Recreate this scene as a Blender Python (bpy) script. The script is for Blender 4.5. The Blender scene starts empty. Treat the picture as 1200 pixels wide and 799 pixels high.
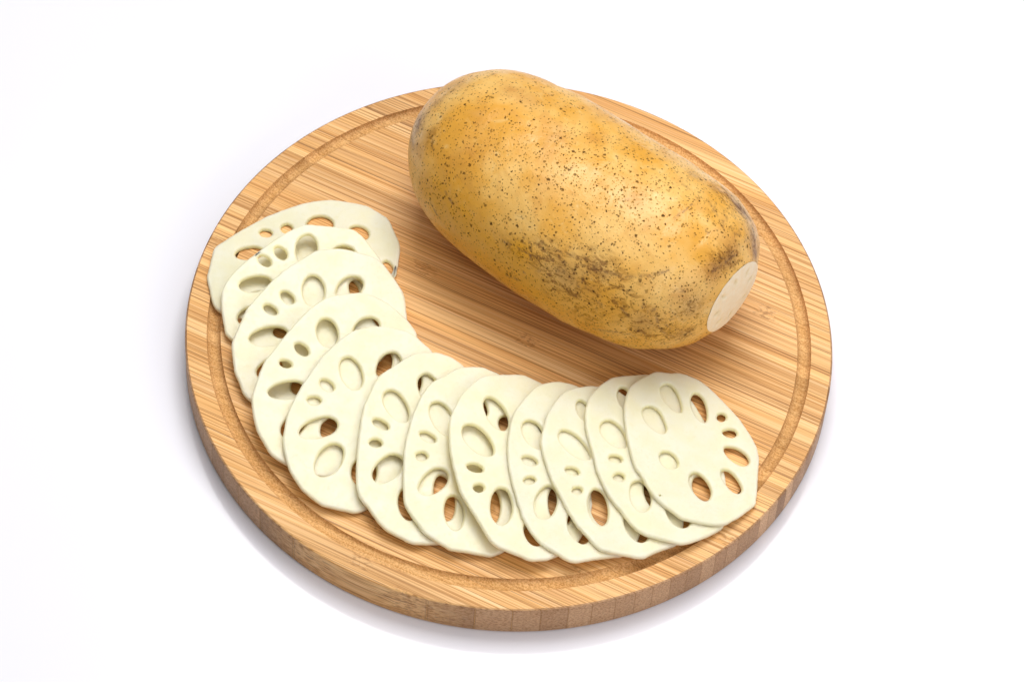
import bpy, bmesh, math, random
from mathutils import Vector, Matrix, noise
from mathutils.bvhtree import BVHTree
from mathutils.geometry import delaunay_2d_cdt

scene = bpy.context.scene
col = scene.collection
rnd = random.Random(7)

# ------------------------------------------------------------------ camera
CAM_POS = Vector((0.001281, -0.988147, 1.394015))
CAM_R = Vector((0.996456, 0.068412, 0.048945))
CAM_U = Vector((-0.084118, 0.810404, 0.579801))
CAM_F = Vector((0.0, 0.581863, -0.813287))
FPX = 4283.36                       # focal length in pixels of the 1200 px wide photograph
cam_data = bpy.data.cameras.new('camera')
cam_data.sensor_width = 36.0
cam_data.lens = FPX / 1200 * 36.0
cam_data.clip_start, cam_data.clip_end = 0.05, 60
cam = bpy.data.objects.new('camera', cam_data)
col.objects.link(cam)
M = Matrix((CAM_R, CAM_U, -CAM_F)).transposed().to_4x4()
M.translation = CAM_POS
cam.matrix_world = M
scene.camera = cam

# ------------------------------------------------------------------ light
world = bpy.data.worlds.new('World')
scene.world = world
world.use_nodes = True
bg = world.node_tree.nodes['Background']
bg.inputs['Color'].default_value = (1.0, 0.985, 0.97, 1)
bg.inputs['Strength'].default_value = 0.09

def softbox(name, loc, target, sx, sy, power, colour):
    d = bpy.data.lights.new(name, 'AREA')
    d.shape = 'RECTANGLE'; d.size = sx; d.size_y = sy
    d.energy = power; d.color = colour
    o = bpy.data.objects.new(name, d); col.objects.link(o)
    o.location = loc
    o.rotation_euler = (Vector(target) - Vector(loc)).to_track_quat('-Z', 'Y').to_euler()
    return o
softbox('softbox_overhead', (0.12, 0.20, 1.55), (0.0, 0.05, 0.0), 2.3, 2.3, 18.0, (1.0, 0.99, 0.975))
softbox('softbox_key', (0.08, 0.46, 1.40), (0.03, 0.03, 0.02), 0.75, 0.75, 13.0, (1.0, 0.985, 0.965))
softbox('softbox_fill', (0.95, -1.15, 0.90), (0.0, 0.0, 0.02), 1.3, 0.9, 11.0, (1.0, 0.985, 0.98))

scene.view_settings.view_transform = 'Standard'
scene.view_settings.look = 'None'
scene.view_settings.gamma = 1.0
scene.view_settings.exposure = 0.0
scene.view_settings.use_curve_mapping = False
scene.render.resolution_x, scene.render.resolution_y = 1024, 681

# ------------------------------------------------------------------ helpers
BOARD_H = 0.019408                  # thickness of the board, its top is z = BOARD_H
BOARD_R = 0.150
GRAIN = math.radians(-23.0)

def ray(x, y):
    return CAM_F + CAM_R * ((x - 600.0) / FPX) - CAM_U * ((y - 399.5) / FPX)

def link(name, mesh, parent=None, mats=()):
    o = bpy.data.objects.new(name, mesh); col.objects.link(o)
    for m in mats: mesh.materials.append(m)
    if parent is not None: o.parent = parent
    return o

def tag(o, label=None, category=None, group=None, kind=None):
    if label: o['label'] = label
    if category: o['category'] = category
    if group: o['group'] = group
    if kind: o['kind'] = kind
    return o

class NT:
    """small helper to write node trees"""
    def __init__(s, name):
        s.m = bpy.data.materials.new(name); s.m.use_nodes = True
        s.t = s.m.node_tree; s.b = s.t.nodes['Principled BSDF']
    def n(s, kind, **kw):
        nd = s.t.nodes.new(kind)
        for k, v in kw.items():
            if hasattr(nd, k): setattr(nd, k, v)
            else: s.put(nd.inputs[k.replace('_', ' ')], v)
        return nd
    def put(s, sock, v):
        if isinstance(v, bpy.types.NodeSocket): s.t.links.new(v, sock)
        else: sock.default_value = v
    def math(s, op, a, b=0.0, clamp=False):
        nd = s.t.nodes.new('ShaderNodeMath'); nd.operation = op; nd.use_clamp = clamp
        s.put(nd.inputs[0], a); s.put(nd.inputs[1], b); return nd.outputs[0]
    def mix(s, f, a, b, blend='MIX'):
        nd = s.t.nodes.new('ShaderNodeMix'); nd.data_type = 'RGBA'; nd.blend_type = blend; nd.clamp_factor = True
        s.put(nd.inputs[0], f); s.put(nd.inputs[6], a); s.put(nd.inputs[7], b); return nd.outputs[2]
    def ramp(s, f, lo, hi, a=0.0, b=1.0):
        nd = s.t.nodes.new('ShaderNodeMapRange'); nd.clamp = True; nd.interpolation_type = 'SMOOTHSTEP'
        s.put(nd.inputs[0], f); s.put(nd.inputs[1], lo); s.put(nd.inputs[2], hi); s.put(nd.inputs[3], a); s.put(nd.inputs[4], b)
        return nd.outputs[0]
    def coords(s, scale, offset=None):
        tc = s.t.nodes.new('ShaderNodeTexCoord'); v = tc.outputs['Object']
        if offset is not None:
            ad = s.t.nodes.new('ShaderNodeVectorMath'); ad.operation = 'ADD'
            s.put(ad.inputs[0], v); s.put(ad.inputs[1], offset); v = ad.outputs[0]
        mu = s.t.nodes.new('ShaderNodeVectorMath'); mu.operation = 'MULTIPLY'
        s.put(mu.inputs[0], v); s.put(mu.inputs[1], scale); return mu.outputs[0]
    def noise(s, vec, detail=3.0, rough=0.5, dist=0.0, scale=1.0):
        nd = s.t.nodes.new('ShaderNodeTexNoise'); nd.noise_dimensions = '3D'
        s.put(nd.inputs['Vector'], vec); s.put(nd.inputs['Scale'], scale); s.put(nd.inputs['Detail'], detail)
        s.put(nd.inputs['Roughness'], rough); s.put(nd.inputs['Distortion'], dist); return nd.outputs['Fac']
    def attr(s, name):
        nd = s.t.nodes.new('ShaderNodeAttribute'); nd.attribute_name = name; return nd.outputs['Fac']
    def bump(s, h, strength, dist):
        nd = s.t.nodes.new('ShaderNodeBump'); s.put(nd.inputs['Strength'], strength); s.put(nd.inputs['Distance'], dist); s.put(nd.inputs['Height'], h)
        s.t.links.new(nd.outputs[0], s.b.inputs['Normal'])
    def set(s, **kw):
        for k, v in kw.items(): s.put(s.b.inputs[k.replace('_', ' ')], v)

# ------------------------------------------------------------------ materials
def mat_table():
    t = NT('white_acrylic')
    v = t.coords((1, 1, 1))
    n = t.noise(v, 2, .5, 0, 6.0)
    t.set(Base_Color=t.mix(n, (.885, .885, .96, 1), (.895, .895, .965, 1)), Roughness=0.10)
    t.b.inputs['Specular IOR Level'].default_value = 0.35
    return t.m

def mat_bamboo(name, groove=False):
    t = NT(name)
    oi = t.t.nodes.new('ShaderNodeObjectInfo')
    sep = t.t.nodes.new('ShaderNodeSeparateColor'); t.put(sep.inputs[0], oi.outputs['Color'])
    tone, phase, seed = sep.outputs[0], sep.outputs[1], sep.outputs[2]
    cx = t.t.nodes.new('ShaderNodeCombineXYZ')
    t.put(cx.inputs[0], t.math('MULTIPLY', seed, 9.0)); t.put(cx.inputs[1], t.math('MULTIPLY', seed, 3.0)); t.put(cx.inputs[2], t.math('MULTIPLY', seed, 5.0))
    off = cx.outputs[0]
    # the node (knuckle) of each bamboo strip: one band at its own place, where the fibres swirl
    tc = t.t.nodes.new('ShaderNodeTexCoord'); sx = t.t.nodes.new('ShaderNodeSeparateXYZ'); t.put(sx.inputs[0], tc.outputs['Object'])
    wob = t.noise(t.coords((180, 300, 300), off), 2, .5)
    dv = t.math('SUBTRACT', t.math('ADD', sx.outputs[0], t.math('MULTIPLY', t.math('SUBTRACT', wob, .5), .016)), t.math('MULTIPLY', t.math('SUBTRACT', phase, .5), .52))
    knot = t.ramp(t.math('ABSOLUTE', dv), .0012, .0075, 1.0, 0.0)
    fine = t.noise(t.coords((9, 1300, 1300), off), 2, .55, t.math('MULTIPLY', knot, 1.2))
    mid = t.noise(t.coords((5, 300, 300), off), 2.5, .55, t.math('MULTIPLY', knot, 1.0))
    wide = t.noise(t.coords((4, 90, 90), off), 2, .5)
    line = t.ramp(t.noise(t.coords((4, 1000, 700), off), 1.5, .5), .61, .70)
    pale, tan, deep = (.89, .54, .23, 1), (.82, .44, .145, 1), (.38, .145, .03, 1)
    c = t.mix(t.ramp(wide, .32, .68), pale, tan)
    c = t.mix(t.math('MULTIPLY', t.ramp(mid, .45, .75), .55), c, (.60, .27, .075, 1))
    c = t.mix(t.math('MULTIPLY', t.ramp(fine, .47, .66), .68), c, deep)
    c = t.mix(t.math('MULTIPLY', t.ramp(fine, .30, .46, 1, 0), .40), c, (.93, .66, .38, 1))
    c = t.mix(t.math('MULTIPLY', line, .7), c, (.26, .105, .03, 1))
    kn = t.math('MULTIPLY', knot, t.ramp(t.noise(t.coords((420, 650, 650), off), 2, .6), .45, .68))
    c = t.mix(t.math('MULTIPLY', kn, .6), c, (.30, .125, .035, 1))
    # cut fibre ends, seen on the rim and in the groove: paler, duller, dotted with the ends of the fibre bundles
    geo = t.t.nodes.new('ShaderNodeNewGeometry')
    sn = t.t.nodes.new('ShaderNodeVectorTransform'); sn.vector_type = 'NORMAL'; sn.convert_from = 'WORLD'; sn.convert_to = 'OBJECT'
    t.put(sn.inputs[0], geo.outputs['True Normal'])
    s2 = t.t.nodes.new('ShaderNodeSeparateXYZ'); t.put(s2.inputs[0], sn.outputs[0])
    endg = t.ramp(t.math('ABSOLUTE', s2.outputs[0]), .06, .42)
    dots = t.noise(t.coords((500, 1500, 1500), off), 2, .6)
    ec = t.mix(t.ramp(dots, .42, .66), (.46, .262, .145, 1), (.29, .145, .066, 1))
    etone = t.math('ADD', t.math('MULTIPLY', tone, 1.05), .45)
    ecc = t.t.nodes.new('ShaderNodeCombineColor')
    for i, e in enumerate((.8, 1.0, 1.15)): t.put(ecc.inputs[i], t.math('POWER', etone, e))
    ec = t.mix(1.0, ec, ecc.outputs[0], 'MULTIPLY')
    c = t.mix(t.math('MULTIPLY', endg, .45 if groove else .85), c, ec)
    gl = t.ramp(t.math('SUBTRACT', oi.outputs['Alpha'], t.math('MULTIPLY', t.math('ABSOLUTE', sx.outputs[1]), 100.0)), .004, .028, 1.0, 0.0)
    c = t.mix(t.math('MULTIPLY', gl, t.math('ADD', t.math('MULTIPLY', endg, .45), .22)), c, (.22, .10, .035, 1))
    if groove:
        g = t.noise(t.coords((1100, 1400, 1400), off), 3, .7)
        fz = t.mix(t.ramp(g, .36, .62), (.78, .475, .20, 1), (.47, .225, .065, 1))
        c = t.mix(.62, c, fz)
        c = t.mix(t.math('MULTIPLY', t.ramp(g, .50, .70), .30), c, (.33, .16, .055, 1))
    tn = t.math('ADD', t.math('MULTIPLY', tone, .44), .76)
    tcol = t.t.nodes.new('ShaderNodeCombineColor')
    for i, e in enumerate((1.0, 1.15, 1.35)): t.put(tcol.inputs[i], t.math('POWER', tn, e))
    c = t.mix(1.0, c, tcol.outputs[0], 'MULTIPLY')
    t.set(Base_Color=c, Roughness=t.ramp(fine, .3, .7, .40, .60) if not groove else .75)
    t.b.inputs['Specular IOR Level'].default_value = .32 if not groove else .15
    hgt = t.math('SUBTRACT', t.math('MULTIPLY', t.math('ADD', fine, dots if groove else 0.0), -.6), t.math('MULTIPLY', line, .8))
    t.bump(hgt, .12 if groove else .25, .0004)
    return t.m

def mat_flesh():
    t = NT('lotus_flesh')
    oi = t.t.nodes.new('ShaderNodeObjectInfo')
    sep = t.t.nodes.new('ShaderNodeSeparateColor'); t.put(sep.inputs[0], oi.outputs['Color'])
    cx = t.t.nodes.new('ShaderNodeCombineXYZ'); t.put(cx.inputs[0], sep.outputs[2]); t.put(cx.inputs[1], sep.outputs[1])
    a = t.noise(t.coords((95, 95, 95), cx.outputs[0]), 3, .55)
    b = t.noise(t.coords((600, 600, 600), cx.outputs[0]), 3, .6)
    c = t.mix(t.ramp(a, .3, .7), (.95, .87, .645, 1), (.94, .85, .57, 1))
    c = t.mix(t.math('MULTIPLY', t.ramp(b, .5, .72), .35), c, (.90, .79, .50, 1))
    rim = t.attr('peel')
    c = t.mix(t.math('MULTIPLY', rim, .15), c, (.90, .83, .54, 1))
    c = t.mix(t.math('MULTIPLY', t.attr('canal'), .75), c, (.97, .82, .36, 1))
    t.set(Base_Color=c, Roughness=t.ramp(b, .3, .7, .30, .50))
    t.b.inputs['Subsurface Weight'].default_value = 1.0
    t.b.inputs['Subsurface Radius'].default_value = (.85, .85, .85)
    t.b.inputs['Subsurface Scale'].default_value = .0060
    t.b.inputs['Specular IOR Level'].default_value = .35
    t.bump(t.math('ADD', b, t.math('MULTIPLY', a, 2.0)), .16, .0006)
    return t.m

def mat_skin():
    t = NT('lotus_skin')
    v = t.coords((1, 1, 1))
    big = t.noise(v, 3, .55, .3, 38)
    med = t.noise(v, 4, .6, .5, 110)
    fin = t.noise(v, 3, .6, 0, 520)
    c = t.mix(t.ramp(big, .36, .64), (.86, .52, .15, 1), (.77, .38, .05, 1))
    c = t.mix(t.math('MULTIPLY', t.ramp(med, .5, .74), .55), c, (.66, .32, .06, 1))
    c = t.mix(t.math('MULTIPLY', t.ramp(med, .24, .44, 1, 0), .55), c, (.89, .64, .27, 1))
    c = t.mix(t.math('MULTIPLY', t.attr('gold_shade'), .95), c, (.68, .32, .012, 1))  # deeper gold tone, carries the painted shade of the lower flank
    c = t.mix(t.math('MULTIPLY', t.attr('rust'), t.ramp(med, .3, .6, .35, .9)), c, (.50, .20, .035, 1))
    # rubbed grey-brown scuffs
    sc = t.math('MULTIPLY', t.attr('scuff'), t.ramp(t.noise(t.coords((150, 330, 330)), 5, .75, .8), .46, .62))
    c = t.mix(t.math('MULTIPLY', sc, .78), c, t.mix(t.ramp(fin, .4, .6), (.23, .095, .03, 1), (.11, .042, .012, 1)))
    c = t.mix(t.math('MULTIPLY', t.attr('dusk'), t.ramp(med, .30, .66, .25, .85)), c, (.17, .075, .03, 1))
    c = t.mix(t.math('MULTIPLY', t.attr('scratch'), t.ramp(fin, .36, .54)), c, (.12, .055, .03, 1))
    # pores: dark pin pricks of uneven size, two layers
    spots = None
    dens = t.attr('pores')
    for sc_, r0, r1, keep in ((340, .10, .30, 1.7), (760, .18, .42, 1.6)):
        vo = t.t.nodes.new('ShaderNodeTexVoronoi'); vo.feature = 'F1'
        wv = t.t.nodes.new('ShaderNodeVectorMath'); wv.operation = 'ADD'
        nz = t.t.nodes.new('ShaderNodeTexNoise'); t.put(nz.inputs['Vector'], v); t.put(nz.inputs['Scale'], 1100.0)
        sc3 = t.t.nodes.new('ShaderNodeVectorMath'); sc3.operation = 'SCALE'; t.put(sc3.inputs[0], nz.outputs['Color']); sc3.inputs['Scale'].default_value = .0016
        t.put(wv.inputs[0], v); t.put(wv.inputs[1], sc3.outputs[0])
        t.put(vo.inputs['Vector'], wv.outputs[0]); t.put(vo.inputs['Scale'], float(sc_)); vo.inputs['Randomness'].default_value = 1.0
        ss = t.t.nodes.new('ShaderNodeSeparateColor'); t.put(ss.inputs[0], vo.outputs['Color'])
        on = t.math('LESS_THAN', ss.outputs[0], t.math('MULTIPLY', dens, keep))
        rad = t.math('ADD', t.math('MULTIPLY', t.math('POWER', ss.outputs[1], 2.0), r1 - r0), r0)
        sp = t.math('MULTIPLY', on, t.math('SUBTRACT', 1.0, t.ramp(t.math('DIVIDE', vo.outputs['Distance'], rad), .65, 1.15)))
        sp = t.math('MULTIPLY', sp, t.math('ADD', t.math('MULTIPLY', ss.outputs[2], .5), .5))
        spots = sp if spots is None else t.math('MAXIMUM', spots, sp)
    c = t.mix(t.math('MULTIPLY', spots, .92), c, (.04, .017, .006, 1))
    t.set(Base_Color=c, Roughness=t.ramp(med, .3, .7, .28, .44))
    t.put(t.b.inputs['Specular IOR Level'], t.ramp(t.math('MAXIMUM', sc, spots), 0.0, .6, .40, .06))
    h = t.math('ADD', t.math('MULTIPLY', med, 1.3), t.math('SUBTRACT', t.math('MULTIPLY', fin, .25), t.math('MULTIPLY', spots, .5)))
    t.bump(h, .30, .0012)
    return t.m

def mat_cut():
    t = NT('lotus_cut_end')
    v = t.coords((1, 1, 1))
    a = t.noise(v, 3, .6, 0, 320); b = t.noise(v, 3, .6, 0, 1300)
    c = t.mix(t.ramp(a, .35, .65), (.98, .83, .60, 1), (.96, .77, .50, 1))
    c = t.mix(t.math('MULTIPLY', t.attr('pit'), .8), c, (.72, .53, .22, 1))
    c = t.mix(t.math('MULTIPLY', t.attr('heart'), .6), c, (.96, .80, .56, 1))
    c = t.mix(t.math('MULTIPLY', t.ramp(b, .58, .75), .4), c, (.62, .44, .24, 1))
    t.set(Base_Color=c, Roughness=.5)
    t.bump(t.math('ADD', a, b), .2, .0008)
    return t.m

TABLE, BAMBOO, GROOVE, FLESH, SKIN, CUT = mat_table(), mat_bamboo('bamboo'), mat_bamboo('bamboo_groove', True), mat_flesh(), mat_skin(), mat_cut()

# ------------------------------------------------------------------ the table
bm = bmesh.new()
bmesh.ops.create_grid(bm, x_segments=4, y_segments=4, size=2.5)
me = bpy.data.meshes.new('table'); bm.to_mesh(me); bm.free()
tag(link('tabletop', me, None, [TABLE]), 'glossy white table surface under the bamboo board', 'table', kind='structure')

# ------------------------------------------------------------------ the board: laminated bamboo strips with a juice groove
board = bpy.data.objects.new('cutting_board', None); col.objects.link(board)
board.empty_display_size = .05
board.location = (0, 0, 0); board.rotation_euler = (0, 0, GRAIN)
tag(board, 'round bamboo cutting board with a juice groove, under the root and slices', 'cutting board')

def lathe_board():
    bm = bmesh.new()
    prof = [(BOARD_R - .0012, .0004), (BOARD_R - .0003, .0011), (BOARD_R, .0022), (BOARD_R, BOARD_H - .0011), (BOARD_R - .0003, BOARD_H - .0004), (BOARD_R - .0009, BOARD_H)]
    g0, g1, dep = .1398, .1338, .0024
    prof.append((g0 + .0002, BOARD_H))
    gi = len(prof) - 1
    n = 9
    for i in range(1, n):
        a = math.pi * i / n
        prof.append(((g0 + g1) / 2 + (g0 - g1) / 2 * math.cos(a) , BOARD_H - dep * math.sin(a) ** .75))
    prof.append((g1 - .0002, BOARD_H))
    ge = len(prof) - 1
    N = 300
    rings = []
    for r, z in prof:
        rings.append([bm.verts.new((r * math.cos(2 * math.pi * k / N), r * math.sin(2 * math.pi * k / N), z)) for k in range(N)])
    for i in range(len(rings) - 1):
        for k in range(N):
            f = bm.faces.new((rings[i][k], rings[i][(k + 1) % N], rings[i + 1][(k + 1) % N], rings[i + 1][k]))
            f.smooth = True
            f.material_index = 1 if gi <= i < ge else 0
    bm.faces.new(rings[-1]); bm.faces.new(list(reversed(rings[0])))
    return bm

LATHE = lathe_board()
bounds = [-.1503, -.1462, -.1399, -.1331, -.1268, -.1199, -.1131, -.1057, -.0989, -.0923, -.0850, -.0779, -.0710, -.0639, -.0578]
while bounds[-1] < .1445: bounds.append(bounds[-1] + .0069 + rnd.uniform(-.0003, .0003))
bounds[-1] = .1503
for i in range(len(bounds) - 1):
    b = LATHE.copy()
    for co, no in (((0, bounds[i] + .00004, 0), (0, -1, 0)), ((0, bounds[i + 1] - .00004, 0), (0, 1, 0))):
        res = bmesh.ops.bisect_plane(b, geom=b.verts[:] + b.edges[:] + b.faces[:], plane_co=co, plane_no=no, clear_outer=True, clear_inner=False, dist=1e-7)
        ed = [e for e in res['geom_cut'] if isinstance(e, bmesh.types.BMEdge)]
        if ed: bmesh.ops.holes_fill(b, edges=ed, sides=0)
    if not b.faces: b.free(); continue
    ym = (bounds[i] + bounds[i + 1]) / 2
    bmesh.ops.translate(b, verts=b.verts, vec=(0, -ym, 0))
    me = bpy.data.meshes.new('strip'); b.to_mesh(me); b.free()
    me.set_sharp_from_angle(angle=math.radians(28))
    o = link('bamboo_strip', me, board, [BAMBOO, GROOVE])
    o.color = (rnd.choice((.35, .5, .62, .72, .55)) + rnd.uniform(-.15, .15), rnd.random(), rnd.random(), (bounds[i + 1] - bounds[i]) * 50)
    o.location = (0, ym, 0)
LATHE.free()

# ------------------------------------------------------------------ traces
# outlines and openings of the twelve slices, traced on the photograph (pixels); each opening: x, y, half length, half width, angle, taper
SLICES = [
 ([(251,289),(279,271),(310,254),(335,244),(355,237.5),(369,235),(387,233),(408,236),(430,240),(455,255),(464,275),(469,286),(468,302),(466,315),(459,330),(440,348),(410,360),(370,370),(330,378),(290,378),(259,369),(250,361),(242,326)],
  [(375,263,16,11,0,0),(421,272,12,8,20,0),(311.5,272.5,7.5,4.5,5,0),(336,267,7,5.5,0,0),(292,296,17,7.5,-6,.1),(454,315,10.5,7,70,0),(300,350,13,8,-20,0),(410,335,14,8,50,0)]),
 ([(271,321),(285,307.5),(305,292.5),(322.5,280),(341,269),(357,262),(385,264.5),(405,267),(415,268),(427.5,279),(437.5,292),(449,307.5),(452,330),(445,355),(420,380),(385,398),(345,410),(310,415),(285,410),(270.6,400),(264,394),(262.5,382.5),(260,371),(259,360),(259,342.5),(264,331)],
  [(404,297,13,10,10,0),(359,291,17,12.5,100,0),(329,296,9,6,45,0),(310,305,9,5.5,35,0),(299,332,19,9,-8,0),(290,369,13,8,-30,0),(335,385,16,9,-20,0),(420,340,15,10,60,0)]),
 ([(271,403),(276,390),(282.5,376),(289,361),(299,349),(310,337.5),(321,326),(337.5,312.5),(355,302.5),(369,293),(391,290.6),(402.5,290.6),(419,295),(437.5,300),(449,307.5),(462.5,326),(472.5,341),(475,352.5),(476,365),(477.5,374),(468,398),(445,425),(410,452),(375,470),(340,480),(310,478),(293,472),(285,464),(280,449),(275,439),(272,416)],
  [(410,337,17,12.5,-35,0),(367.5,340,18.5,13,85,0),(337,348,9.5,6,40,0),(317,362,9,5,30,0),(315,393.5,23,11,-8,.1),(316,431,17,10,-30,0),(356,450,16,11,-20,0),(446,368,16,10,70,0)]),
 ([(294.4,470),(296,461),(301,446),(305,434),(311,421),(321,409),(326,402.5),(334,392.5),(350,374),(364,360),(380,349),(394,345),(410,343),(422.5,342),(437.5,346),(454,354),(465,363),(477.5,374),(484,382),(489,391),(489,418),(475,455),(455,488),(430,518),(410,543),(398,556),(380,562),(355,556),(337,547),(325,540),(316,533.5),(308.5,520),(301,506.5),(297,490)],
  [(430,384,16,12,-30,0),(384,389,17,12.5,75,0),(354,408.5,10,6,40,0),(335,425.5,7.5,4.5,15,0),(336,456.5,22,10,-8,.1),(344,498,17,11,-40,0),(390,500,16,12,-40,0),(450,425,16,10,-75,0)]),
 ([(331,517),(333,505),(334,497.5),(336,485),(342.5,471),(350,457.5),(357.5,445),(370,427.5),(380,414),(392,403),(402.5,394),(415,386),(440,381),(457.5,382.5),(477.5,387.5),(489,394),(496,401),(507.5,411),(515,440),(513,465),(507,495),(495,525),(480,550),(460,575),(447,590),(430,597.5),(424,601),(415,602.6),(394,598),(376,593.6),(364,584.6),(352,574),(341.6,557.6),(337,547),(332.6,530.5)],
  [(456,428,18,13,-55,0),(412,436.5,20,12.5,68,0),(383.5,450.5,9.5,5.5,35,0),(368.5,468.5,8,5,5,0),(373.5,500.5,23.5,11.5,-15,.1),(386,538,21.5,14,-55,0),(427,553,17,15,90,0),(484,450,16,10,-75,0)]),
 ([(417,554),(418,533),(420,515),(423,492.5),(426,475),(431,465),(437.5,451),(442.5,441),(450,435),(459,430),(467.5,424),(477.5,417.5),(487.5,413),(499,411.5),(515,412.5),(530,417.5),(545,429),(560,455),(568,480),(575,510),(578,545),(574,575),(560,605),(540,630),(515,639),(495,639.4),(480,638),(470,632.5),(459,627),(449,621),(439,609),(430,596),(420.6,584),(417,567)],
  [(503,454,18,12,65,0),(465,475,22,11.5,57,-.1),(446.5,496,10.5,5,28,0),(440.5,518,7.5,5,8,0),(454.5,548,21,13,-40,.1),(479,590,19,12,80,0),(521,582,28,12,80,0),(545,490,16,10,70,0)]),
 ([(472,569),(472.6,548),(472.6,533),(475.6,515),(480,497),(484.6,482),(489,474),(492.5,465),(500,453),(507.5,445.5),(519,441),(534,431),(541,429),(565,429),(575,433),(586,437.5),(602,455),(615,485),(625,515),(632,550),(632,580),(622,610),(605,635),(588,649),(575.5,653.5),(562.7,652),(551,649.5),(539,647.5),(526,646),(517.5,640),(509,635),(495,625),(487.5,614),(481,606),(474,594),(472.6,584)],
  [(561,473,16,8,58,0),(519,490,22,12,60,-.1),(501.5,511,10.5,5,28,0),(494.5,533.5,7,5,5,0),(508,563.5,20,12.5,-38,.1),(532.5,599.5,20.5,11.5,83,0),(578,592,20,9,90,0),(595,499,14,9,60,0)]),
 ([(526,500),(527.5,487.5),(535,472.5),(541,461),(550,452),(561,442.5),(570,439),(585,438),(612.5,438),(618,440),(635,448),(646,456),(658,472),(672,500),(682,530),(690,560),(694,590),(690,615),(675,640),(652.5,653),(639.7,658),(630,658),(621,658.8),(611.7,654.7),(600,650),(588,645),(581,642),(573,635),(562.7,617),(553,602),(541,583),(535,565),(530,546),(527,529),(526,514)],
  [(582,484,22,11,58,0),(561,515,24,12,46,-.1),(557,547,10,5,15,0),(561.5,570.5,6.5,5,0,0),(588,592,22,13,90,0),(657,591,24,14,80,0),(625,625,15,9,60,0),(642,500,16,9,60,0)]),
 ([(595,515),(597,500),(601,485),(605,479),(612.5,469),(621,459),(631,450),(649,446),(655,446),(670,449),(690,457),(705,472),(725,500),(740,530),(750,560),(754,590),(752,620),(744,643),(730,653),(720,654),(702.5,656),(682.5,659),(674,661),(663,658.5),(653.7,652),(646.7,647.7),(630,637),(621,625.5),(612,609),(606,591),(600,570),(596,551),(594,530)],
  [(626,508,19,11,58,-.1),(664,478,14,8,60,0),(621,538.5,9.5,5,20,0),(621,561.5,7,4.5,-8,0),(640,587.5,20,13,105,0),(679,617,20,12,65,0),(705,592,23,13,78,0),(700,515,17,9,60,0)]),
 ([(633,520),(636,502.5),(640,487.5),(647.5,474),(656,462.5),(665,456),(675,453),(692.5,451),(705,452),(725,457),(750,475),(772,500),(788,530),(798,560),(803,590),(800,620),(794,640),(775,646),(762.5,651),(755,655.6),(742.5,655),(730,652.5),(715,649.5),(700,645),(687.5,631),(675,617.5),(666,603),(661,594),(654,580),(646,566),(641,551),(636,536)],
  [(684,480,13,7,65,0),(674,521,24,10,42,-.15),(671,551,8.5,4.5,18,0),(677,573.5,6,4.5,0,0),(701.5,593,22,11.5,80,0),(746,616,20,12,60,0),(767,578,18,11,70,0),(745,510,17,9,55,0)]),
 ([(686,505),(685,486),(687.5,472.5),(691,464),(698,455),(705,449),(717.5,441),(737.5,439),(757.5,437.5),(775,441),(793,451),(813,471),(830,500),(843,530),(850,560),(852,590),(848,618),(845,622),(827,631),(804.5,639),(795,639.5),(775,634),(756,629),(746,624),(735,612.5),(726,600),(715,587.5),(707.5,574),(699,554),(695,536),(690,520)],
  [(733.5,467,15,8,65,0),(720,508,20,11,48,-.2),(721.5,536.5,8,4.5,12,0),(725.5,558,6.5,5,5,0),(751,580,19,12,75,0),(795,602,18,11,50,0),(826,574,20,12,58,0),(795,500,17,9,55,0)]),
 ([(733.5,510),(731,490),(731,475),(734,462),(737.5,452.5),(750,442.5),(769,434),(786,436.5),(793,435.6),(803,437.5),(820,444.5),(830,452),(841,462.5),(857,479),(867,490),(880,509),(887,523),(889.4,536.5),(888,557.5),(887,575.5),(885,593.5),(866,607),(848,617),(834.5,617),(819.5,614.5),(803,611),(797.5,610),(787.5,602),(777.5,595),(767,586),(760,576),(752.5,562.5),(744,551),(739,536),(736,522)],
  [(787.5,465.5,19,8.5,58,-.25),(768,491,19,9.5,52,-.2),(820,477,18,8,70,-.15),(846,488,5.5,5,0,0),(855.5,506.5,8.5,5,8,.2),(863.5,533,17,8,33,.1),(857.5,563,17,7.5,52,0),(821,569,18.5,10,58,0),(784,538,12.5,8.5,40,0),(773.5,580,1.5,1.2,0,0)]),
]

# ------------------------------------------------------------------ the whole root
RT_X, RT_Y, RT_YAW, RT_L, RT_CUT = -.045827, .095149, -.617272, .173214, .018829
RT_S = [0, .012, .035, .08, .15, .25, .37, .5, .63, .75, .84, .91, .96, .985, 1.0]
RT_W = [0, .013824, .022263, .031302, .039472, .045116, .047882, .048926, .048713, .046901, .044550, .038825, .030770, .023304, .018829]
RT_C = [-.000971, -.002389, -.002218, .000225, .006479]
ASP = .86

def pchip(xs, ys):
    n = len(xs); h = [xs[i + 1] - xs[i] for i in range(n - 1)]; d = [(ys[i + 1] - ys[i]) / h[i] for i in range(n - 1)]
    m = [0.0] * n; m[0], m[-1] = d[0], d[-1]
    for i in range(1, n - 1):
        if d[i - 1] * d[i] > 0:
            w1, w2 = 2 * h[i] + h[i - 1], h[i] + 2 * h[i - 1]; m[i] = (w1 + w2) / (w1 / d[i - 1] + w2 / d[i])
    def f(x):
        i = min(max(0, sum(1 for q in xs[1:-1] if q <= x)), n - 2); t = (x - xs[i]) / h[i]
        return (ys[i] * (1 + 2 * t) * (1 - t) ** 2 + m[i] * h[i] * t * (1 - t) ** 2 + ys[i + 1] * t * t * (3 - 2 * t) + m[i + 1] * h[i] * t * t * (t - 1))
    return f
fw_ = pchip(RT_S, RT_W); fc_ = pchip([0, .25, .5, .75, 1], RT_C)

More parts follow.
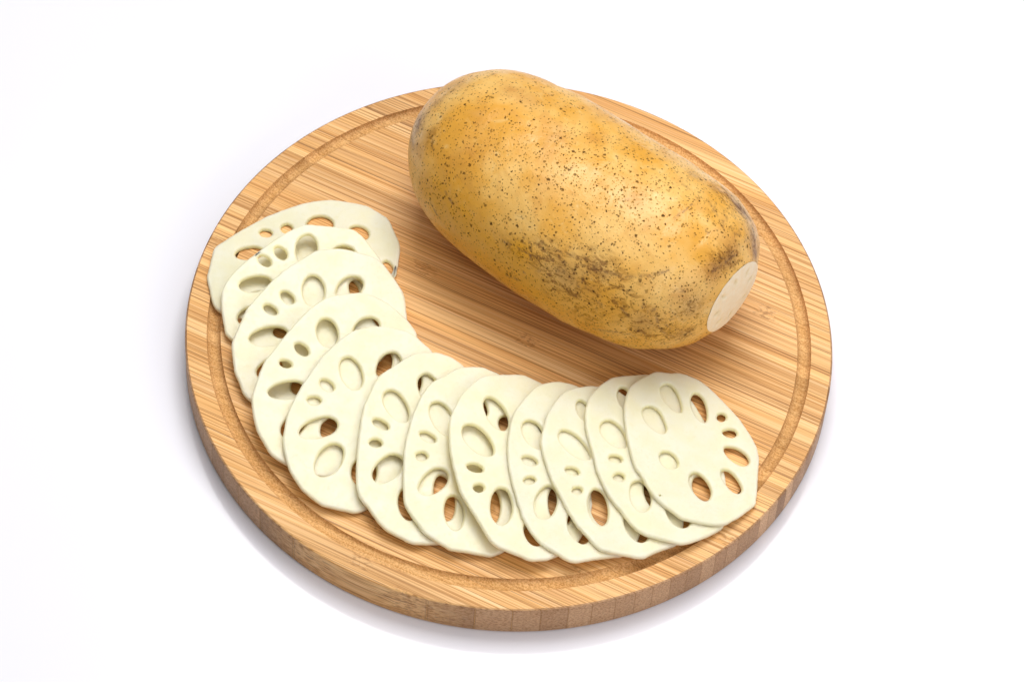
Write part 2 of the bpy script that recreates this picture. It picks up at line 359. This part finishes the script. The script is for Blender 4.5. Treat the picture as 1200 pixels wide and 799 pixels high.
root = bpy.data.objects.new('lotus_root', None); col.objects.link(root)
root.empty_display_size = .03
HM = ASP * max(RT_W)
RC = Vector((RT_X + RT_L * .5 * math.cos(RT_YAW), RT_Y + RT_L * .5 * math.sin(RT_YAW), BOARD_H))
root.location = RC; root.rotation_euler = (0, 0, RT_YAW)
tag(root, 'whole unpeeled tan lotus root with dark specks and one cut end', 'lotus root')

NS, NT_ = 230, 300
svals = []
for i in range(NS + 1):
    t = i / NS
    svals.append(.5 - .5 * math.cos(math.pi * (.04 + .96 * t)) if t < .5 else None)
svals = [(.5 - .5 * math.cos(math.pi * (i / NS))) * .55 + .45 * (i / NS) for i in range(NS + 1)]
verts, faces = [], []
def root_point(s, th):
    w = fw_(s); a = ASP if s < .9 else ASP + (1 - ASP) * (s - .9) / .1
    p = Vector(((s - .5) * RT_L, fc_(s) + w * math.cos(th), HM + a * w * math.sin(th)))
    d = Vector((0, math.cos(th), math.sin(th)))
    fade = min(1, (1 - s) / .05) * min(1, s / .02)
    k =   .0006 * noise.noise(p * 26) + .0005 * noise.noise(p * 62 + Vector((3, 1, 7))) + .00022 * noise.noise(p * 170)
    k += .0008 * math.exp(-((s - .16) / .13) ** 2 - ((th - 1.0) / .5) ** 2)
    low = max(0.0, -math.sin(th) - .75) * 4        # keep the underside on the board
    return p + d * k * fade * (1 - min(1, low))
for i, s in enumerate(svals):
    if i == 0:
        continue
    for j in range(NT_): verts.append(root_point(s, 2 * math.pi * j / NT_))
for i in range(NS - 1):
    for j in range(NT_):
        a, b = i * NT_ + j, i * NT_ + (j + 1) % NT_
        faces.append((a, a + NT_, b + NT_, b))
tip = len(verts); verts.append(Vector((-.5 * RT_L + .0002, fc_(0), HM)))
for j in range(NT_): faces.append((tip, j, (j + 1) % NT_))
me = bpy.data.meshes.new('skin'); me.from_pydata([v[:] for v in verts], [], faces)
for p in me.polygons: p.use_smooth = True
me.update()
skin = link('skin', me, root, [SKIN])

# marks on the skin and painted flank shade, put where they sit
MW = Matrix.Translation(RC) @ Matrix.Rotation(RT_YAW, 4, 'Z')
MI = MW.inverted()
bvh = BVHTree.FromPolygons(verts, faces)
def on_root(x, y):
    o = MI @ CAM_POS; d = (MI.to_3x3() @ ray(x, y)).normalized()
    return bvh.ray_cast(o, d)[0]
PX = .000395
layers = {k: [0.0] * len(verts) for k in ('gold_shade', 'rust', 'scuff', 'dusk', 'scratch', 'pores')}
def blot(layer, x, y, r, amt):
    c = on_root(x, y)
    if c is None: return
    r *= PX
    L = layers[layer]
    for i, v in enumerate(verts):
        d2 = (v - c).length_squared
        if d2 < 6 * r * r: L[i] = min(1.0, L[i] + amt * math.exp(-d2 / (r * r)))
for x, y, r, a in [(560, 285, 42, 1), (525, 255, 34, .9), (610, 325, 36, .9), (650, 355, 32, .8), (700, 375, 32, .7), (510, 220, 26, .7), (760, 398, 34, .7), (735, 360, 26, .4), (800, 385, 24, .4), (585, 315, 30, .6), (700, 195, 14, .5), (610, 290, 16, .6), (820, 300, 16, .4)]: blot('gold_shade', x, y, r, a)  # lower flank's shade painted into the colour as deep gold, plus small gold patches
for x, y, r, a in [(598, 105, 14, .7), (625, 118, 16, .6), (653, 160, 18, .5), (560, 140, 20, .35), (535, 190, 22, .35), (745, 235, 16, .4), (855, 285, 18, .7), (835, 320, 16, .7), (800, 345, 14, .5), (560, 175, 18, .4), (700, 160, 14, .35), (640, 215, 16, .3), (780, 180, 12, .4), (840, 360, 12, .5), (700, 398, 14, .6)]: blot('rust', x, y, r, a)
for x, y, r, a in [(625, 298, 15, .9), (648, 312, 17, 1), (668, 330, 18, 1), (655, 338, 14, .8), (690, 305, 16, .8), (712, 318, 14, .7), (700, 345, 16, .8), (725, 350, 15, .7), (752, 375, 17, 1), (765, 388, 14, .9), (740, 390, 12, .6), (785, 397, 12, .7), (808, 358, 13, .9), (815, 380, 13, .8), (800, 395, 12, .6), (690, 372, 15, .7), (868, 246, 12, 1), (852, 228, 10, .9), (880, 262, 12, 1), (842, 222, 8, .7), (848, 305, 13, 1), (862, 300, 10, 1), (836, 314, 11, .9), (600, 288, 10, .6), (505, 160, 12, .7), (492, 150, 10, .6), (778, 168, 6, .9), (850, 250, 12, .5), (735, 335, 14, .6), (640, 285, 12, .5), (678, 352, 14, .6)]: blot('scuff', x, y, r * 1.35, a * .85)
for x, y in [(884, 290), (879, 268), (870, 250), (860, 237), (848, 227)]: blot('scuff', x, y, 11, 1)
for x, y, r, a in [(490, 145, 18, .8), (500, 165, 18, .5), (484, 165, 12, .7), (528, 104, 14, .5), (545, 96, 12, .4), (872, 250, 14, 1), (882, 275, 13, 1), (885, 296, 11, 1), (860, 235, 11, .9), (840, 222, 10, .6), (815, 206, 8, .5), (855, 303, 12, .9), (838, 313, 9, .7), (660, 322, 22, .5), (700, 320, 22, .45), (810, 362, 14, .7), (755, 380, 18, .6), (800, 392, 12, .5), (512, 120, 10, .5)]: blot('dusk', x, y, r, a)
for i, v in enumerate(verts):
    layers['pores'][i] = .55 + .35 * noise.noise(v * 45)
for x, y, r, a in [(690, 205, 22, .5), (620, 320, 40, .5), (720, 330, 45, .6), (680, 365, 30, .5), (780, 380, 30, .4), (830, 250, 25, .4), (530, 260, 30, .4), (580, 170, 30, .2), (650, 230, 25, .3)]: blot('pores', x, y, r, a)
def scratch(pts, w, amt):
    P = []
    for k in range(len(pts) - 1):
        n = max(2, int(math.dist(pts[k], pts[k + 1]) / 1.5))
        for q in range(n):
            t = q / n
            c = on_root(pts[k][0] * (1 - t) + pts[k + 1][0] * t, pts[k][1] * (1 - t) + pts[k + 1][1] * t)
            if c is not None: P.append(c)
    L = layers['scratch']; w *= PX
    if not P: return
    lo = Vector([min(p[a] for p in P) - 3 * w for a in range(3)]); hi = Vector([max(p[a] for p in P) + 3 * w for a in range(3)])
    for i, v in enumerate(verts):
        if all(lo[a] < v[a] < hi[a] for a in range(3)):
            d2 = min((v - p).length_squared for p in P)
            L[i] = max(L[i], amt * math.exp(-d2 / (w * w)))
for pts, w, a in [([(680, 310), (705, 318), (735, 325), (760, 323), (785, 317)], 1.6, .8), ([(815, 236), (803, 246), (788, 258)], 1.3, .7), ([(522, 225), (531, 240)], 1.3, .9), ([(588, 282), (605, 290), (625, 300), (650, 306)], 1.5, .8), ([(592, 322), (608, 328)], 1.5, .8), ([(505, 238), (512, 252), (518, 258)], 1.5, .7), ([(622, 285), (622, 305)], 1.6, .9), ([(626, 285), (640, 295)], 1.5, .8), ([(650, 292), (665, 298), (690, 305)], 1.5, .7), ([(668, 290), (700, 292)], 1.2, .5), ([(697, 385), (712, 388), (725, 389)], 1.5, .8), ([(845, 218), (852, 226), (862, 232)], 1.4, .9), ([(845, 232), (858, 240), (850, 248)], 1.2, .7), ([(862, 245), (872, 255)], 1.4, .8), ([(660, 205), (668, 198), (676, 193)], 1.2, .6), ([(850, 308), (862, 298)], 1.5, .9), ([(846, 302), (856, 310)], 1.5, .9), ([(835, 318), (848, 309)], 1.4, .8), ([(520, 140), (530, 139)], 1.2, .6), ([(505, 163), (508, 178)], 1.1, .7), ([(770, 380), (780, 392)], 1.3, .6), ([(655, 300), (662, 310)], 1.6, .9), ([(570, 91), (583, 85)], 1.2, .6), ([(780, 172), (790, 177)], 1.4, .7), ([(715, 138), (724, 143)], 1.5, .8)]: scratch(pts, w, a)
srng = random.Random(11)
for _ in range(46):                                # fine rubbed strokes in the worn band along the flank
    t = srng.random(); x = 600 + 215 * t + srng.uniform(-12, 12); y = 290 + 88 * t + srng.gauss(0, 16)
    an = math.radians(srng.gauss(28, 26)); l = srng.uniform(4, 13)
    scratch([(x, y), (x + l * math.cos(an), y + l * math.sin(an))], srng.uniform(.8, 1.5), srng.uniform(.4, .95))
for _ in range(26):
    t = srng.random(); x = 800 + 80 * t + srng.uniform(-14, 4); y = 200 + 75 * t + srng.uniform(-4, 14)
    an = math.radians(srng.gauss(50, 45)); l = srng.uniform(4, 12)
    scratch([(x, y), (x + l * math.cos(an), y + l * math.sin(an))], srng.uniform(.8, 1.4), srng.uniform(.4, .9))
for _ in range(14):
    x, y = srng.uniform(488, 850), srng.uniform(110, 330)
    an = math.radians(srng.gauss(40, 50)); l = srng.uniform(3, 12)
    scratch([(x, y), (x + l * math.cos(an), y + l * math.sin(an))], srng.uniform(.7, 1.2), srng.uniform(.3, .7))
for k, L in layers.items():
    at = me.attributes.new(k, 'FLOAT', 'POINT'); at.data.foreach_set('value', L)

# the pale cut end: a shallow disc with the closed traces of the canals
verts2, faces2, pit, heart = [], [], [], []
NR, NA = 40, 140
dim = [(math.radians(a), r) for a, r in ((8, .66), (48, .70), (92, .64), (133, .71), (178, .66), (222, .70), (268, .65), (318, .69))]
prng = random.Random(3)
for i in range(NR + 1):
    for j in range(NA):
        th = 2 * math.pi * j / NA; q = i / NR
        edge = root_point(1.0, th)
        cen = Vector((edge.x, fc_(1.0), HM))
        p = cen.lerp(edge, max(q, 1e-4))
        dome = .0012 * (1 - q ** 2.5)
        pv = 0.0
        for a, r in dim:
            dx, dy = q * math.cos(th) - r * math.cos(a), q * math.sin(th) - r * math.sin(a)
            er, et = dx * math.cos(a) + dy * math.sin(a), -dx * math.sin(a) + dy * math.cos(a)
            pv = max(pv, math.exp(-((er / .10) ** 2 + (et / .055) ** 2)))
        hx = math.exp(-(q / .35) ** 2)
        p = p + Vector((dome - .0009 * pv + .0002 * noise.noise(p * 300) + .00015, 0, 0))
        verts2.append(p); pit.append(pv); heart.append(hx)
for i in range(NR):
    for j in range(NA):
        a, b = i * NA + j, i * NA + (j + 1) % NA
        faces2.append((a, a + NA, b + NA, b))
me2 = bpy.data.meshes.new('cut_face'); me2.from_pydata([v[:] for v in verts2], [], faces2)
for p in me2.polygons: p.use_smooth = True
for k, L in (('pit', pit), ('heart', heart)):
    at = me2.attributes.new(k, 'FLOAT', 'POINT'); at.data.foreach_set('value', L)
me2.update()
tag(link('cut_face', me2, root, [CUT]), 'pale oval cut end of the root')

# ------------------------------------------------------------------ the slices
T = .0024
PLANES = [(0.0, 0.0, 0.0), (-0.003127, -0.061234, 0.143605), (-0.002134, -0.094508, 0.12184), (-0.004402, -0.191144, 0.104976), (0.00061, -0.153136, 0.083491), (0.00313, -0.127952, 0.039707), (0.005148, -0.134974, 0.028654), (0.005627, -0.203118, -0.034577), (0.008561, -0.165742, -0.02707), (0.010671, -0.156648, -0.030406), (0.012567, -0.148032, -0.036512), (0.014784, -0.145079, -0.038856)]

def inside(x, y, poly):
    r = False; j = len(poly) - 1
    for i in range(len(poly)):
        xi, yi = poly[i]; xj, yj = poly[j]
        if (yi > y) != (yj > y) and x < (xj - xi) * (y - yi) / (yj - yi) + xi: r = not r
        j = i
    return r

def resample(poly, step):
    P = poly + [poly[0]]; out = []
    L = [0.0]
    for a, b in zip(P, P[1:]): L.append(L[-1] + math.dist(a, b))
    n = int(L[-1] / step); k = 0
    for i in range(n):
        s = L[-1] * i / n
        while L[k + 1] < s: k += 1
        t = (s - L[k]) / (L[k + 1] - L[k])
        out.append((P[k][0] * (1 - t) + P[k + 1][0] * t, P[k][1] * (1 - t) + P[k + 1][1] * t))
    return out

def normals2(P):
    n = len(P); A = sum(P[i][0] * P[(i + 1) % n][1] - P[(i + 1) % n][0] * P[i][1] for i in range(n))
    s = 1 if A > 0 else -1; out = []
    for i in range(n):
        dx, dy = P[(i + 1) % n][0] - P[i - 1][0], P[(i + 1) % n][1] - P[i - 1][1]; l = math.hypot(dx, dy) or 1
        out.append((s * dy / l, -s * dx / l))
    return out

SLICE_LABELS = [
 'creamy lotus root slice lying flat on the board, lowest of the fan, mostly covered',
 'creamy lotus root slice second from the flat lowest slice of the fan',
 'creamy lotus root slice third from the flat lowest slice of the fan',
 'creamy lotus root slice fourth from the flat lowest slice of the fan',
 'creamy lotus root slice fifth from the flat lowest slice, at the bend of the fan',
 'creamy lotus root slice sixth from the flat lowest slice of the fan',
 'creamy lotus root slice sixth from the fully uncovered slice of the fan',
 'creamy lotus root slice fifth from the fully uncovered slice of the fan',
 'creamy lotus root slice fourth from the fully uncovered slice of the fan',
 'creamy lotus root slice third from the fully uncovered slice of the fan',
 'creamy lotus root slice second from the end, just under the fully uncovered slice',
 'fully uncovered lotus root slice on top of the fan with all nine holes showing']

def build_slice(k):
    outline, holes = SLICES[k]
    a, b, c = PLANES[k]
    def hit(x, y, off):
        D = ray(x, y)
        t = (BOARD_H + off + a + b * CAM_POS.x + c * CAM_POS.y - CAM_POS.z) / (D.z - b * D.x - c * D.y)
        return CAM_POS + D * t
    nrm = Vector((-b, -c, 1)).normalized()
    O = resample(outline, 3.0)
    for _ in range(2): O = [((O[i - 1][0] + 2 * O[i][0] + O[(i + 1) % len(O)][0]) / 4, (O[i - 1][1] + 2 * O[i][1] + O[(i + 1) % len(O)][1]) / 4) for i in range(len(O))]
    N2 = normals2(O)
    pts = [hit(x, y, T * min(1, max(0, .5 - .9 * n[1]))) for (x, y), n in zip(O, N2)]
    cx = sum(p.x for p in pts) / len(pts); cy = sum(p.y for p in pts) / len(pts)
    org = Vector((cx, cy, BOARD_H + a + b * cx + c * cy))
    ex = Vector((1, 0, b)).normalized(); ey = nrm.cross(ex)
    MWs = Matrix((ex, ey, nrm)).transposed().to_4x4(); MWs.translation = org
    MIs = MWs.inverted()
    def flat(p):
        q = MIs @ p; return (q.x, q.y)
    out2 = [flat(p) for p in pts]
    # a knife-peeled edge: a little unevenness between the flats
    on = normals2(out2)
    out2 = [(x + n[0] * .00018 * noise.noise(Vector((x * 420, y * 420, k))), y + n[1] * .00018 * noise.noise(Vector((x * 420, y * 420, k)))) for (x, y), n in zip(out2, on)]
    loops = [(out2, False)]
    for hx, hy, ha, hb, an, tp in holes:
        n = 40 if ha > 3 else 12; L = []
        for i in range(n):
            th = 2 * math.pi * i / n
            X = ha * math.cos(th); Y = hb * math.sin(th) * (1 + tp * math.cos(th))
            wv = 1 + .05 * noise.noise(Vector((math.cos(th) * 1.3 + hx, math.sin(th) * 1.3 + hy, k)))
            X *= wv; Y *= wv
            cs, sn = math.cos(math.radians(an)), math.sin(math.radians(an))
            L.append(flat(hit(hx + X * cs - Y * sn, hy + X * sn + Y * cs, T)))
        loops.append((L, True))
    V, F, peel, canal = [], [], [], []
    tops, bots = [], []
    for P, hole in loops:
        n2 = normals2(P); sg = 1 if hole else -1
        big = len(P) > 20
        r = (.0014 if hole else .0011) if big else .0001
        prof = [(r * (1 - math.sin(q * math.pi / 12)), T - r * (1 - math.cos(q * math.pi / 12))) for q in range(7)]
        prof += [(-.0001 if hole else 0, T * .5)]
        prof += [(0.0, .0003), (.00022, .00005), (.0003, 0.0)]
        rings = []
        for d, z in prof:
            base = len(V)
            for (x, y), n in zip(P, n2):
                V.append((x + sg * n[0] * d, y + sg * n[1] * d, z)); peel.append(0.0 if hole or z >= T - r * .05 else 1.0); canal.append(min(1.0, max(0.0, (T - z) / .0012)) if hole else 0.0)
            rings.append(base)
        m = len(P)
        for q in range(len(rings) - 1):
            for i in range(m):
                A, B = rings[q] + i, rings[q] + (i + 1) % m
                C, D = rings[q + 1] + (i + 1) % m, rings[q + 1] + i
                F.append((A, D, C, B))
        tops.append((rings[0], m)); bots.append((rings[-1], m))
    def fill(sets, z, flip):
        idx, co, ed = [], [], []
        for base, m in sets:
            s0 = len(co)
            for i in range(m): idx.append(base + i); co.append(Vector(V[base + i][:2])); ed.append((s0 + i, s0 + (i + 1) % m))
        polys = []
        for base, m in sets: polys.append([V[base + i][:2] for i in range(m)])
        # extra inner points so that the face can undulate a little
        xs = [p[0] for p in polys[0]]; ys = [p[1] for p in polys[0]]
        st = .0030; x = min(xs)
        while x < max(xs):
            y = min(ys)
            while y < max(ys):
                px, py = x + rnd.uniform(-.0009, .0009), y + rnd.uniform(-.0009, .0009)
                if inside(px, py, polys[0]) and not any(inside(px, py, q) for q in polys[1:]):
                    if min((px - v.x) ** 2 + (py - v.y) ** 2 for v in co[:sum(m for _, m in sets)]) > .0011 ** 2:
                        co.append(Vector((px, py)))
                        wob = .00010 * noise.noise(Vector((px * 70, py * 70, k * 3.1))) if not flip else 0
                        V.append((px, py, z + wob)); idx.append(len(V) - 1); peel.append(0.0); canal.append(0.0)
                y += st
            x += st
        vo, eo, fo, vi, _, _ = delaunay_2d_cdt(co, ed, [], 0, 1e-8)
        gid = []
        for q, w in enumerate(vi):
            if w: gid.append(idx[w[0]])
            else: V.append((vo[q].x, vo[q].y, z)); peel.append(0.0); canal.append(0.0); gid.append(len(V) - 1)
        for f in fo:
            gx = sum(vo[i].x for i in f) / len(f); gy = sum(vo[i].y for i in f) / len(f)
            if not inside(gx, gy, polys[0]) or any(inside(gx, gy, q) for q in polys[1:]): continue
            t = [gid[i] for i in f]
            F.append(tuple(reversed(t)) if flip else tuple(t))
    fill(tops, T, False); fill(bots, 0.0, True)
    me = bpy.data.meshes.new('slice'); me.from_pydata(V, [], F)
    bmm = bmesh.new(); bmm.from_mesh(me)
    bmesh.ops.recalc_face_normals(bmm, faces=bmm.faces); bmm.to_mesh(me); bmm.free()
    for p in me.polygons: p.use_smooth = True
    at = me.attributes.new('peel', 'FLOAT', 'POINT'); at.data.foreach_set('value', peel)
    at = me.attributes.new('canal', 'FLOAT', 'POINT'); at.data.foreach_set('value', canal)
    o = link('lotus_root_slice', me, None, [FLESH])
    o.matrix_world = MWs
    w = o.modifiers.new('weighted_normal', 'WEIGHTED_NORMAL'); w.weight = 80
    o.color = (1, rnd.random(), rnd.random(), 1)
    tag(o, SLICE_LABELS[k], 'lotus slice', 'slices fanned out on the board')
    return o

for k in range(len(SLICES)): build_slice(k)
